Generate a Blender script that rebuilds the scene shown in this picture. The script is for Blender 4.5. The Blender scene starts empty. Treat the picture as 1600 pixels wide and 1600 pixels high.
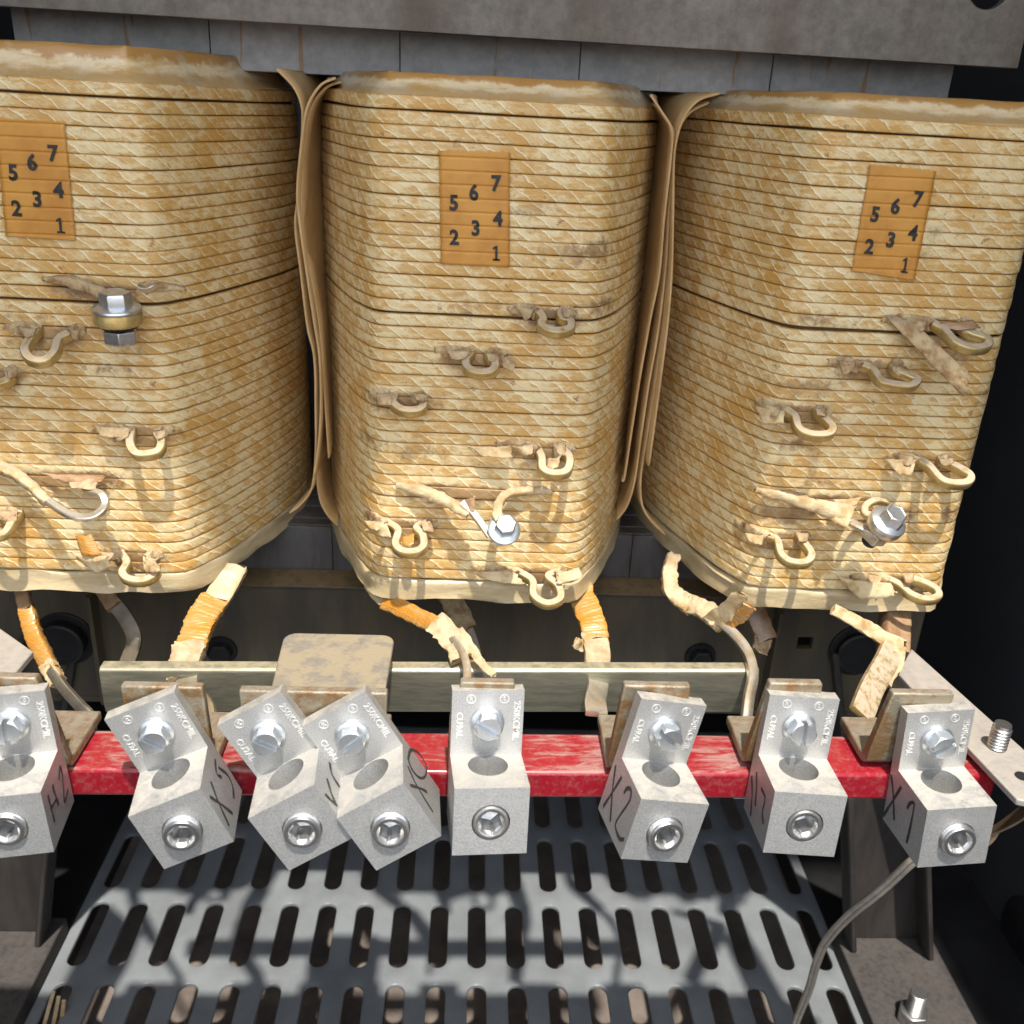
import bpy, bmesh, math, random
from mathutils import Vector, Matrix, noise as mn
random.seed(7)
S = 0.001                                  # the numbers below are millimetres
sc = bpy.context.scene
COL = sc.collection

# ------------------------------------------------------------------ camera
PITCH, YAW, ROLL, FPX = 23.4, 2.96, -2.82, 1500.0
def cam_axes():
    p, y, r = map(math.radians, (PITCH, YAW, ROLL))
    f = Vector((math.sin(y)*math.cos(p), math.cos(y)*math.cos(p), -math.sin(p)))
    rt = Vector((math.cos(y), -math.sin(y), 0)); d = f.cross(rt)
    c, s = math.cos(r), math.sin(r)
    return c*rt + s*d, -s*rt + c*d, f
RT, DN, FW = cam_axes()
cam = bpy.data.cameras.new('camera'); co = bpy.data.objects.new('camera', cam); COL.objects.link(co)
m = Matrix((RT, -DN, -FW)).transposed().to_4x4(); co.matrix_world = m
cam.sensor_width = 36; cam.lens = 36*FPX/1600; cam.clip_start = 0.01; cam.clip_end = 200
cam.dof.use_dof = True; cam.dof.focus_distance = 0.43; cam.dof.aperture_fstop = 16
sc.camera = co

# ------------------------------------------------------------------ light
SUN_EL, SUN_AZ = 69.0, 9.0                 # elevation; swing towards the right of the viewer
w = bpy.data.worlds.new('World'); sc.world = w; w.use_nodes = True
nt = w.node_tree; bg = nt.nodes['Background']
sky = nt.nodes.new('ShaderNodeTexSky'); sky.sky_type = 'NISHITA'; sky.sun_disc = False
sky.sun_elevation = math.radians(SUN_EL); sky.sun_rotation = math.radians(180-SUN_AZ)
desat = nt.nodes.new('ShaderNodeHueSaturation'); desat.inputs['Saturation'].default_value = .35   # sky colour muted so its fill light is less blue
nt.links.new(sky.outputs[0], desat.inputs['Color']); nt.links.new(desat.outputs[0], bg.inputs[0]); bg.inputs[1].default_value = 0.15
sun = bpy.data.lights.new('sun', 'SUN'); sun.energy = 2.3; sun.angle = math.radians(1.4); sun.color = (1, 0.94, 0.85)
so = bpy.data.objects.new('sun', sun); COL.objects.link(so)
e, a = math.radians(SUN_EL), math.radians(SUN_AZ)
tosun = Vector((math.sin(a)*math.cos(e), -math.cos(a)*math.cos(e), math.sin(e)))
so.rotation_euler = tosun.to_track_quat('Z', 'Y').to_euler(); so.location = (0, 0, 3)
sc.view_settings.view_transform = 'Standard'; sc.view_settings.look = 'None'
sc.view_settings.exposure = 1.42; sc.view_settings.gamma = 1
sc.cycles.max_bounces = 8

# ------------------------------------------------------------------ picture point -> place at a known distance
def ray(u, v): return RT*((u-800)/FPX) + DN*((v-800)/FPX) + FW
def at(u, v, Y): r = ray(u, v); return r*(Y/r.y)
def atz(u, v, Z): r = ray(u, v); return r*(Z/r.z)
def atplane(u, v, p, n): r = ray(u, v); return r*(p.dot(n)/r.dot(n))

# ------------------------------------------------------------------ materials
class NB:
    def __init__(s, name):
        s.m = bpy.data.materials.new(name); s.m.use_nodes = True; s.t = s.m.node_tree
        s.b = s.t.nodes['Principled BSDF']; s.tc = s.t.nodes.new('ShaderNodeTexCoord').outputs['Object']
    def n(s, ty, **k):
        x = s.t.nodes.new(ty)
        for a, v in k.items(): setattr(x, a, v)
        return x
    def set(s, sock, v):
        if hasattr(v, 'is_linked'): s.t.links.new(v, sock)
        elif isinstance(v, (tuple, list)) and len(v) == 3 and sock.type == 'RGBA': sock.default_value = (*v, 1)
        else: sock.default_value = v
    def map(s, sc_=(1, 1, 1), src=None, rot=(0, 0, 0)):
        x = s.n('ShaderNodeMapping'); s.set(x.inputs[0], src or s.tc); x.inputs['Scale'].default_value = sc_; x.inputs['Rotation'].default_value = rot
        return x.outputs[0]
    def noise(s, scale, detail=4, rough=.6, vec=None, dist=0):
        x = s.n('ShaderNodeTexNoise'); s.set(x.inputs['Vector'], vec or s.tc)
        x.inputs['Scale'].default_value = scale; x.inputs['Detail'].default_value = detail; x.inputs['Roughness'].default_value = rough; x.inputs['Distortion'].default_value = dist
        return x.outputs[0]
    def ramp(s, f, a, b):                   # smooth 0..1 between a and b
        x = s.n('ShaderNodeMapRange', interpolation_type='SMOOTHSTEP'); s.set(x.inputs[0], f)
        x.inputs[1].default_value = a; x.inputs[2].default_value = b; return x.outputs[0]
    def mix(s, f, a, b):
        x = s.n('ShaderNodeMix', data_type='RGBA'); s.set(x.inputs[0], f); s.set(x.inputs[6], a); s.set(x.inputs[7], b); return x.outputs[2]
    def ma(s, op, a, b=0.0):
        x = s.n('ShaderNodeMath', operation=op); s.set(x.inputs[0], a); s.set(x.inputs[1], b); return x.outputs[0]
    def up(s):                              # how much a face looks upward: where dust settles
        g = s.n('ShaderNodeNewGeometry'); q = s.n('ShaderNodeSeparateXYZ'); s.set(q.inputs[0], g.outputs['Normal']); return q.outputs[2]
    def bump(s, h, dist=.0002, st=1.0, nrm=None):
        x = s.n('ShaderNodeBump'); s.set(x.inputs['Height'], h); x.inputs['Distance'].default_value = dist; x.inputs['Strength'].default_value = st
        if nrm: s.set(x.inputs['Normal'], nrm)
        return x.outputs[0]
    def fin(s, col, rough=.5, metal=0.0, bump=None, spec=.5, coat=0):
        s.set(s.b.inputs['Base Color'], col); s.set(s.b.inputs['Roughness'], rough); s.set(s.b.inputs['Metallic'], metal)
        s.b.inputs['Specular IOR Level'].default_value = spec; s.b.inputs['Coat Weight'].default_value = coat; s.b.inputs['Coat Roughness'].default_value = .25
        if bump: s.set(s.b.inputs['Normal'], bump)
        return s.m

def mk_winding():
    b = NB('varnished_paper_winding')
    uv = b.n('ShaderNodeUVMap', uv_map='wrap').outputs[0]
    at_ = b.n('ShaderNodeAttribute', attribute_name='turn').outputs['Fac']
    q = b.n('ShaderNodeSeparateXYZ'); b.set(q.inputs[0], uv); u, v = q.outputs[0], q.outputs[1]
    # overlapping spiral paper: slanted seams every ~11 mm; u in mm, v 0..1 across the turn
    wob = b.ma('MULTIPLY', b.noise(110, 3), 8.0)
    ph = b.ma('ADD', b.ma('ADD', u, b.ma('MULTIPLY', v, 7.5)), wob)
    fr = b.ma('FRACT', b.ma('ADD', b.ma('DIVIDE', ph, 11.0), b.ma('MULTIPLY', at_, 7.31)))
    fr2 = b.ma('FRACT', b.ma('ADD', b.ma('DIVIDE', ph, 5.5), b.ma('MULTIPLY', at_, 14.62)))
    seam = b.ma('SUBTRACT', b.ramp(fr, 0, .03), b.ramp(fr, .05, .15))
    seam2 = b.ma('SUBTRACT', b.ramp(fr2, 0, .05), b.ramp(fr2, .07, .18))
    dark = b.ma('SUBTRACT', b.ramp(fr2, .86, .95), b.ramp(fr2, .96, 1.0))
    n1 = b.noise(70, 5, .65); n2 = b.noise(320, 5, .7)
    nz = b.noise(24, 4, .6)
    stv = b.map((0.25, 0.25, 1.0)); st = b.noise(460, 6, .7, stv)         # stains drawn out along the turns
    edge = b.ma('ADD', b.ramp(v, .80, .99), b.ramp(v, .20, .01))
    cream = b.mix(n2, (.77, .635, .37), (.61, .475, .24))
    f1 = b.ramp(b.ma('ADD', b.ma('ADD', b.ma('MULTIPLY', fr, .11), b.ma('ADD', b.ma('MULTIPLY', edge, .06), b.ma('MULTIPLY', at_, .08))), b.ma('ADD', b.ma('MULTIPLY', st, .78), b.ma('MULTIPLY', n1, .6))), .74, .87)
    c = b.mix(b.ma('MULTIPLY', f1, .68), cream, (.49, .245, .028))
    c = b.mix(b.ma('MULTIPLY', b.ramp(b.noise(42, 7, .72), .47, .62), .58), c, (.52, .26, .032))
    sp = b.ramp(b.noise(150, 6, .75), .60, .68)
    c = b.mix(b.ma('MULTIPLY', sp, .8), c, (.24, .09, .02))
    sk = b.ma('MULTIPLY', seam, b.ramp(b.noise(200, 3), .30, .5))
    c = b.mix(b.ma('MULTIPLY', b.ma('MAXIMUM', sk, b.ma('MULTIPLY', seam2, .35)), .6), c, (.84, .74, .50))
    c = b.mix(b.ma('MULTIPLY', dark, .22), c, (.34, .20, .06))
    smu = b.n('ShaderNodeAttribute', attribute_name='stain').outputs['Fac']
    sm = b.ramp(b.ma('ADD', smu, b.ma('MULTIPLY', b.ma('SUBTRACT', b.noise(170, 6, .75), .5), 1.8)), .28, .78)
    c = b.mix(b.ma('MULTIPLY', sm, .85), c, b.mix(b.ramp(n1, .4, .6), (.17, .075, .02), (.33, .21, .095)))
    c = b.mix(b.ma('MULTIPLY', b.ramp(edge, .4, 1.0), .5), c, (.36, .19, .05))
    h = b.ma('ADD', b.ma('MULTIPLY', sk, .7), b.ma('ADD', b.ma('MULTIPLY', seam2, .3), b.ma('MULTIPLY', n2, .9)))
    return b.fin(c, b.ma('ADD', .34, b.ma('MULTIPLY', n1, .3)), 0, b.bump(h, .00018, .9), .5, .15)
def mk_collar(name, c1, c2, c3, thr=(.45, .7), coat=.5, rim=False):
    b = NB(name)
    v = b.map((.4, .4, 1.8)); n1 = b.noise(130, 7, .7, v); n2 = b.noise(500, 4); n3 = b.noise(70, 6, .7)
    c = b.mix(b.ramp(n1, *thr), c1, c2); c = b.mix(b.ma('MULTIPLY', b.ramp(n3, .55, .75), .6), c, c3)
    if rim:                                # varnish has pooled along the rim and at the foot
        q = b.n('ShaderNodeSeparateXYZ'); b.set(q.inputs[0], b.n('ShaderNodeUVMap', uv_map='wrap').outputs[0]); z = b.ma('ADD', q.outputs[1], b.ma('MULTIPLY', b.ma('SUBTRACT', n3, .5), 1.1))
        c = b.mix(b.ma('MULTIPLY', b.ramp(z, .52, .72), .92), c, (.42, .20, .03))
        c = b.mix(b.ma('MULTIPLY', b.ma('SUBTRACT', 1.0, b.ramp(z, .05, .32)), .75), c, (.46, .26, .07))
        c = b.mix(b.ma('MULTIPLY', b.ramp(b.noise(60, 3), .55, .66), .4), c, (.52, .46, .34))
    c = b.mix(b.ma('MULTIPLY', n2, .25), c, (.3, .22, .14))
    return b.fin(c, b.ma('ADD', .18, b.ma('MULTIPLY', n1, .35)), 0, b.bump(b.ma('ADD', b.ma('MULTIPLY', n1, 1.0), b.ma('MULTIPLY', n2, .3)), .0006, .7), .5, coat)
def mk_simple(name, c1, c2, rough=.5, metal=0.0, scale=120, fine=900, bd=.0001, dust=None, dustc=(.42, .36, .28), mapv=None, spec=.5, coat=0, lo=.35, hi=.68):
    b = NB(name)
    v = b.map(mapv) if mapv else None
    n1 = b.noise(scale, 6, .65, v); n2 = b.noise(fine, 4, .6, v)
    c = b.mix(b.ramp(n1, lo, hi), c1, c2)
    r = b.ma('ADD', rough-.1, b.ma('MULTIPLY', n1, .25)); mt = metal
    if dust:
        d = b.ma('MULTIPLY', b.ramp(b.up(), dust[0], dust[1]), b.ma('MULTIPLY', b.ramp(b.noise(260, 6, .7), .25, .62), dust[2]))
        c = b.mix(d, c, dustc); mt = b.ma('MULTIPLY', b.ma('SUBTRACT', 1.0, d), metal); r = b.ma('MAXIMUM', r, b.ma('MULTIPLY', d, .9))
    return b.fin(c, r, mt, b.bump(b.ma('ADD', n2, b.ma('MULTIPLY', n1, .5)), bd, .8), spec, coat)

MT = dict(
 winding=mk_winding(),
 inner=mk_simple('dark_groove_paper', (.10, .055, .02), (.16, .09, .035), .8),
 topcollar=mk_collar('glossy_varnished_collar', (.74, .60, .37), (.58, .37, .13), (.50, .24, .04), (.46, .66), .9, True),
 botcollar=mk_collar('paper_bottom_collar', (.54, .44, .26), (.44, .33, .17), (.38, .23, .08), (.4, .7), .1),
 label=mk_simple('orange_label_paper', (.56, .27, .045), (.46, .20, .03), .5, 0, 60, 700, .0001),
 ink=mk_simple('black_ink', (.012, .012, .011), (.03, .028, .025), .6),
 marker=mk_simple('marker_ink', (.012, .012, .014), (.055, .052, .05), .6, 0, 700, 1500),
 loop=mk_simple('gold_varnished_strap', (.56, .43, .19), (.42, .28, .09), .36, .65, 160, 900, .00015, (.35, .8, 1.1), (.46, .37, .27)),
 bare=mk_simple('bare_bright_strap', (.80, .76, .66), (.62, .50, .33), .3, .9, 140, 900, .00012, (.8, 1.0, .3)),
 paper=mk_simple('torn_paper', (.62, .49, .29), (.36, .22, .08), .75, 0, 110, 500, .0006, (.5, .95, .5), (.40, .32, .25)),
 dpaper=mk_simple('dirty_torn_paper', (.52, .39, .21), (.26, .14, .055), .8, 0, 190, 600, .0006, (.4, .9, .45), (.40, .34, .25)),
 tape=mk_simple('amber_tape', (.50, .205, .022), (.44, .26, .085), .32, 0, 110, 420, .0007, None, (0, 0, 0), (.5, .5, 3.5), .5, .5),
 brown=mk_simple('brown_varnished_wrap', (.24, .13, .06), (.42, .28, .16), .35, 0, 80, 500, .0003, coat=.4),
 alu=None,
 raised=mk_simple('lettering_painted_highlight', (.92, .92, .88), (.8, .8, .76), .35, .7),  # same aluminium as the lugs; sun highlight on the letters put into its colour
 screw=mk_simple('zinc_screw', (.66, .70, .74), (.52, .54, .55), .33, .9, 200, 900, .000015),
 setscrew=mk_simple('set_screw', (.64, .64, .64), (.44, .43, .41), .32, .95, 300, 1200, .0001),
 yellowzinc=mk_simple('yellow_zinc_bracket', (.27, .235, .17), (.21, .125, .055), .48, .5, 110, 600, .0005, (.6, .95, .7), (.27, .23, .185), lo=.42, hi=.6),
 rail=mk_simple('galvanised_rail', (.32, .31, .23), (.21, .205, .155), .42, .6, 60, 600, .0001, (.6, .95, .55), (.52, .44, .28), (1, 4, 6)),
 oldstrap=mk_simple('old_grey_strap', (.20, .165, .11), (.12, .10, .07), .45, .3, 90, 700, .0002),
 plate=mk_simple('dusty_zinc_plate', (.36, .30, .20), (.20, .19, .17), .6, .3, 90, 600, .0003, (.6, .95, .5), (.30, .25, .18), lo=.45, hi=.6),
 red=None,
 yoke=None, beam=None,
 lowyoke=mk_simple('lower_yoke_steel', (.13, .122, .115), (.08, .072, .065), .5, .2, 90, 700, .0001, None, (0, 0, 0), (1, 1, .3)),
 clamp=mk_simple('lower_clamp_steel', (.075, .065, .050), (.115, .09, .056), .5, .2, 50, 600, .0002, (.6, .95, .8), (.26, .17, .07), (1, 1, .25)),
 black=mk_simple('black_paint', (.012, .012, .013), (.018, .018, .019), .45, 0, 40, 900, .00005),
 blackw=mk_simple('cabinet_black_paint', (.040, .041, .045), (.050, .051, .055), .5, 0, 10, 700, .0001),
 hole=mk_simple('painted_hole_shade', (.006, .006, .006), (.01, .01, .01), .9),  # the dark inside a hole, put in as near-black colour
 panel=mk_simple('grey_panel_paint', (.215, .232, .243), (.16, .171, .18), .32, 0, 14, 900, .00003),
 ground=mk_simple('dusty_concrete', (.20, .165, .14), (.10, .08, .07), .9, 0, 14, 160, .001),
 leg=mk_simple('dusty_leg_steel', (.030, .026, .024), (.055, .047, .042), .7, .1, 60, 900, .0003, (.5, .9, .5), (.10, .088, .082), (1, 1, .3)),
 sheet=mk_simple('tan_pressboard', (.50, .33, .155), (.40, .25, .10), .5, 0, 40, 700, .0001),
 wire=mk_simple('clear_lamp_wire', (.36, .30, .24), (.26, .22, .17), .35, 0, 200, 900, .0001, coat=.6),
 strapm=mk_simple('grey_support_strap', (.40, .37, .33), (.30, .28, .26), .55, .3, 90, 900, .0001, (.6, .95, .6), (.42, .37, .31)),
 bronze=mk_simple('bronze_bracket', (.34, .25, .15), (.22, .15, .09), .4, .5, 60, 600, .0001),
 darkbolt=mk_simple('dark_bolt', (.022, .022, .024), (.014, .014, .015), .45, .3, 80, 600, .0001),
)
def mk_alu():
    b = NB('cast_aluminium')
    g = b.noise(1900, 5, .75); n = b.noise(330, 5, .7); l = b.noise(60, 3); sv_ = b.noise(900, 4, .6, b.map((.12, 1, 1)))
    c = b.mix(b.ramp(g, .34, .66), (.37, .368, .358), (.58, .577, .56))
    c = b.mix(b.ma('MULTIPLY', b.ramp(n, .5, .72), .3), c, (.52, .49, .42))
    d = b.ma('MULTIPLY', b.ramp(b.up(), .5, .95), b.ma('MULTIPLY', b.ramp(b.ma('ADD', b.ma('MULTIPLY', n, .5), b.ma('MULTIPLY', l, .5)), .3, .62), .5))
    c = b.mix(d, c, (.58, .52, .42))
    h = b.ma('ADD', g, b.ma('ADD', b.ma('MULTIPLY', n, .6), b.ma('MULTIPLY', sv_, .5)))
    return b.fin(c, b.ma('ADD', b.ma('ADD', .28, b.ma('MULTIPLY', n, .28)), b.ma('MULTIPLY', d, .5)), b.ma('SUBTRACT', .64, b.ma('MULTIPLY', d, .6)), b.bump(h, .00016, .8))
MT['alu'] = mk_alu()
def mk_red():
    b = NB('red_painted_bar')
    v = b.map((.35, 1.6, 1), rot=(0, 0, .25)); n = b.noise(170, 6, .72, v, .6); n2 = b.noise(900, 4); n3 = b.noise(28, 4)
    d = b.ma('MULTIPLY', b.ramp(b.up(), .4, .9), b.ramp(b.ma('ADD', n, b.ma('MULTIPLY', n3, .6)), .76, 1.0))
    f = b.ma('MAXIMUM', b.ma('MULTIPLY', d, .85), b.ma('MULTIPLY', b.ramp(b.noise(380, 6, .7), .45, .75), .30))
    c = b.mix(f, (.29, .010, .020), (.34, .22, .19))
    return b.fin(c, b.ma('ADD', .28, b.ma('MULTIPLY', f, .55)), 0, b.bump(n2, .00015, .5), .5, .3)
MT['red'] = mk_red()
def mk_yoke(name, base, base2, streak, metal, scale=55, thr=(.69, .73)):
    b = NB(name)
    v = b.map((1, 1, .09)); n = b.noise(scale, 4, .5, v, .4); n1 = b.noise(160, 6, .7); n2 = b.noise(900, 3)
    c = b.mix(b.ramp(n1, .3, .7), base, base2)
    c = b.mix(b.ma('MULTIPLY', b.ramp(n, *thr), .75), c, streak)
    return b.fin(c, b.ma('ADD', .38, b.ma('MULTIPLY', n1, .2)), metal, b.bump(b.ma('ADD', n2, n1), .00012, .7))
MT['yoke'] = mk_yoke('blue_grey_core_steel', (.25, .248, .25), (.19, .188, .19), (.20, .10, .03), .15, 130, (.63, .66))
MT['beam'] = mk_yoke('brown_grey_beam_steel', (.17, .148, .125), (.11, .096, .08), (.07, .045, .025), .3, 25, (.45, .75))

# ------------------------------------------------------------------ mesh helpers
KS = 1.0                                   # size factor for the floor, legs and feet (their drawn depth was 13% too deep)
class MB:
    def __init__(s): s.v, s.f, s.uv, s.at, s.stn = [], [], None, None, None
    def add(s, vs, fs):
        o = len(s.v); s.v += [Vector(p) for p in vs]; s.f += [tuple(i+o for i in q) for q in fs]; return s
    def box(s, a, b):
        (x0, y0, z0), (x1, y1, z1) = a, b
        vs = [(x, y, z) for x in (x0, x1) for y in (y0, y1) for z in (z0, z1)]
        return s.add(vs, [(0, 1, 3, 2), (4, 6, 7, 5), (0, 4, 5, 1), (2, 3, 7, 6), (0, 2, 6, 4), (1, 5, 7, 3)])
    def prism(s, pts, vec):                 # polygon (list of 3D points) pushed along vec
        n = len(pts); pts = [Vector(p) for p in pts]; vec = Vector(vec)
        vs = pts + [p+vec for p in pts]
        return s.add(vs, [tuple(range(n))[::-1], tuple(range(n, 2*n))] + [(i, (i+1) % n, n+(i+1) % n, n+i) for i in range(n)])
    def rings(s, R, cap=True, closed=True):
        n = len(R[0]); vs = [p for r in R for p in r]; fs = []
        for k in range(len(R)-1):
            for i in range(n if closed else n-1):
                j = (i+1) % n; fs.append((k*n+i, k*n+j, (k+1)*n+j, (k+1)*n+i))
        if cap: fs += [tuple(range(n))[::-1], tuple((len(R)-1)*n+i for i in range(n))]
        return s.add(vs, fs)
    def lathe(s, prof, n=32, M=None, hexfrom=None, hexr=0):   # profile of (r, z) turned about z
        R = []
        for k, (r, z) in enumerate(prof):
            R.append([Vector((r*math.cos(2*math.pi*i/n), r*math.sin(2*math.pi*i/n), z)) for i in range(n)])
        if M: R = [[M @ p for p in r] for r in R]
        return s.rings(R)
    def build(s, name, mat, parent=None, smooth=True, bevel=0, local=False, solid=0, angle=35):
        if KS != 1.0: s.v = [p*KS for p in s.v]
        me = bpy.data.meshes.new(name)
        o = bpy.data.objects.new(name, me); COL.objects.link(o)
        off = Vector((0, 0, 0))
        if parent is not None and not local: off = Vector(parent['_org'])
        elif parent is None:
            xs = [p.x for p in s.v]; ys = [p.y for p in s.v]; zs = [p.z for p in s.v]
            off = Vector(((min(xs)+max(xs))/2, (min(ys)+max(ys))/2, min(zs))); o.location = off*S
        me.from_pydata([(p-off)*S for p in s.v], [], s.f); me.update()
        bm = bmesh.new(); bm.from_mesh(me); bmesh.ops.recalc_face_normals(bm, faces=bm.faces)
        if s.uv is not None:
            L = bm.loops.layers.uv.new('wrap'); A = bm.verts.layers.float.new('turn'); B_ = bm.verts.layers.float.new('stain')
            bm.verts.ensure_lookup_table()
            for vt in bm.verts:
                vt[A] = s.at[vt.index]
                if s.stn: vt[B_] = s.stn[vt.index]
            for f in bm.faces:
                for l in f.loops: l[L].uv = s.uv[l.vert.index]
        bm.to_mesh(me); bm.free()
        me.materials.append(mat)
        if smooth:
            me.polygons.foreach_set('use_smooth', [True]*len(me.polygons)); me.set_sharp_from_angle(angle=math.radians(angle))
        if parent is not None: o.parent = parent
        if solid:
            q = o.modifiers.new('thickness', 'SOLIDIFY'); q.thickness = solid*S; q.offset = 0
        if bevel:
            q = o.modifiers.new('bevel', 'BEVEL'); q.width = bevel*S; q.segments = 2; q.limit_method = 'ANGLE'; q.angle_limit = math.radians(40)
        return o
def thing(name, label, cat, org, group=None):
    o = bpy.data.objects.new(name, None); COL.objects.link(o); o.empty_display_size = .01
    org = Vector(org)*KS; o.location = org*S; o['_org'] = org; o['label'] = label; o['category'] = cat
    if group: o['group'] = group
    return o
def tag(o, label, cat, group=None):
    o['label'] = label; o['category'] = cat
    if group: o['group'] = group
    return o
def evalmesh(o):
    dg = bpy.context.evaluated_depsgraph_get(); dg.update()
    return bpy.data.meshes.new_from_object(o.evaluated_get(dg))
def boolean(mb, cutters, ops=None):         # solid minus the cutters, as plain geometry
    o = mb.build('tmp', MT['black'], None, smooth=False); loc = o.location.copy(); cs = []
    for k, c in enumerate(cutters):
        q = c.build('cut', MT['black'], None, smooth=False); cs.append(q)
        md = o.modifiers.new('b', 'BOOLEAN'); md.operation = ops[k] if ops else 'DIFFERENCE'; md.object = q; md.solver = 'EXACT'
    me = evalmesh(o)
    r = MB(); r.add([(v.co+loc)/S for v in me.vertices], [tuple(p.vertices) for p in me.polygons])
    for q in cs+[o]:
        d = q.data; bpy.data.objects.remove(q); bpy.data.meshes.remove(d)
    return r
def text(st, size, extrude, bold=0):
    c = bpy.data.curves.new('t', 'FONT'); c.body = st; c.size = size; c.extrude = extrude; c.offset = bold; c.align_x = 'CENTER'; c.align_y = 'CENTER'; c.resolution_u = 3
    o = bpy.data.objects.new('t', c); COL.objects.link(o); me = evalmesh(o)
    r = ([v.co.copy() for v in me.vertices], [tuple(p.vertices) for p in me.polygons])
    bpy.data.objects.remove(o); return r
def catmull(P, n=8):
    P = [Vector(p) for p in P]; Q = [2*P[0]-P[1]] + P + [2*P[-1]-P[-2]]; out = []
    for i in range(1, len(Q)-2):
        p0, p1, p2, p3 = Q[i-1:i+3]
        for k in range(n):
            t = k/n; out.append(.5*((2*p1)+(p2-p0)*t+(2*p0-5*p1+4*p2-p3)*t*t+(3*p1-p0-3*p2+p3)*t**3))
    out.append(P[-1]); return out
def sweep(path, w, h, up, n=8, crumple=0, seedv=0, jag=0, freq=.28, rnd=.3, smoothp=True, fn=None, up2=None):
    """A strap along path: w across, h along `up`. w, h may be functions of 0..1."""
    P = catmull(path, n) if smoothp else [Vector(p) for p in path]
    up = Vector(up).normalized(); R = []; L = len(P)
    sec = []
    for k in range(4):
        sx, sz = ((1, 1), (-1, 1), (-1, -1), (1, -1))[k]
        pts = [(sx*1, sz*(1-rnd)), (sx*(1-rnd), sz*1)] if k % 2 == 0 else [(sx*(1-rnd), sz*1), (sx*1, sz*(1-rnd))]
        sec += pts
    if crumple:                             # more points across for paper
        s2 = []
        for i in range(8):
            a, b = sec[i], sec[(i+1) % 8]; s2 += [a, ((a[0]+b[0])/2, (a[1]+b[1])/2)]
        sec = s2
    for i, p in enumerate(P):
        t = (P[min(i+1, L-1)]-P[max(i-1, 0)]).normalized(); q = i/(L-1)
        U = up if up2 is None else up.lerp(Vector(up2).normalized(), q)
        sd = t.cross(U).normalized(); u2 = sd.cross(t).normalized()
        W = (w(q) if callable(w) else w)/2; H = (h(q) if callable(h) else h)/2; r = []
        for j, (x, z) in enumerate(sec):
            v = p+sd*(x*W)+u2*(z*H)
            if crumple:
                nn = mn.noise(v*freq+Vector((seedv*7.1, 0, 0))) + .6*mn.noise(v*freq*2.7+Vector((0, seedv*3.3, 0)))
                v = v+(sd*x+u2*z)*nn*crumple
                if jag and (i == L-1 or i == 0): v = v+t*jag*mn.noise(Vector((j*1.7, seedv, i)))*(1 if i else -1)
            r.append(v)
        R.append(r)
    return MB().rings(R)

# ------------------------------------------------------------------ surroundings
def struct(name, mb, mat): o = mb.build(name, mat, smooth=False); o['kind'] = 'structure'; return o
struct('ground', MB().box((-30000, -30000, -680), (30000, 30000, -640)), MT['ground'])
cab = thing('cabinet', 'black sheet steel enclosure walls round the transformer', 'cabinet', (0, 500, -640))
MB().box((400, 60, -600), (403, 1000, 500)).build('side_panel', MT['blackw'], cab)
MB().box((-403, 60, -600), (-400, 1000, 500)).build('side_panel', MT['blackw'], cab)
MB().box((-400, 997, -600), (400, 1000, 500)).build('back_panel', MT['blackw'], cab)
MB().box((-404, 170, 500), (404, 1002, 504)).build('roof_panel', MT['blackw'], cab)
MB().box((-400, 57, -638), (400, 60, -300)).build('front_light_blocker', MT['blackw'], cab)  # added out of view to keep sky and ground light off the floor
p = ray(1606, 1474); p = p*(400/p.x)
kr = 30
M4 = Matrix.Translation((400, p.y, p.z)) @ Matrix.Rotation(-math.pi/2, 4, 'Y')
MB().lathe([(0.01, 0), (kr, 0), (kr+1, 0), (kr+1, 1.2), (kr, 2.2), (kr-3, 2.6), (0.01, 2.6)], 48, M4).build('knockout_disc', MT['black'], cab)
MB().lathe([(0.01, 0), (4, 0), (4, 4), (0.01, 4)], 6, M4).build('knockout_rivet', MT['darkbolt'], cab)
KS = .87
fl = MB().box((-459, 75, -660), (-307, 1140, -622)).box((307, 75, -660), (459, 1140, -622)).box((-306.5, 855, -660), (306.5, 1140, -623))
fl.build('base_frame', MT['black'], cab)

# slotted floor panel
pan = MB(); PX, PY = 30.6, 78.5
def slot_cell(cx, cy):
    hw, hl = 7.2, 31.5; r = []; N = 8
    def ol(d):
        o = []
        for i in range(N+1): t = math.pi*i/N; o.append((cx+(hw+d)*math.cos(t), cy+hl-hw+(hw+d)*math.sin(t)))
        for i in range(N+1): t = math.pi+math.pi*i/N; o.append((cx+(hw+d)*math.cos(t), cy-hl+hw+(hw+d)*math.sin(t)))
        return o
    A = ol(.9); rect = []
    for (x, y) in A:
        dx, dy = x-cx, y-cy; k = min(PX/2/abs(dx) if dx else 1e9, PY/2/abs(dy) if dy else 1e9)
        rect.append((cx+dx*k, cy+dy*k))
    # snap the nearest points onto the four corners
    for sx in (1, -1):
        for sy in (1, -1):
            c = (cx+sx*PX/2, cy+sy*PY/2); i = min(range(len(rect)), key=lambda q: (rect[q][0]-c[0])**2+(rect[q][1]-c[1])**2); rect[i] = c
    zt = -620.0
    pan.rings([[Vector((x, y, zt)) for x, y in rect], [Vector((x, y, zt)) for x, y in A], [Vector((x, y, zt-.4)) for x, y in ol(.25)],
               [Vector((x, y, zt-1)) for x, y in ol(0)], [Vector((x, y, zt-3)) for x, y in ol(0)]], cap=False)
for k in range(-10, 10):
    for j in range(-6, 4):
        slot_cell(18+PX*k, 573+PY*j)
x0, x1 = 18-10.5*PX, 18+9.5*PX
po = pan.build('slotted_floor_panel', MT['panel'])
tag(po, 'grey blue steel floor panel with rows of long round-ended slots', 'floor panel')
KS = 1.0

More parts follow.
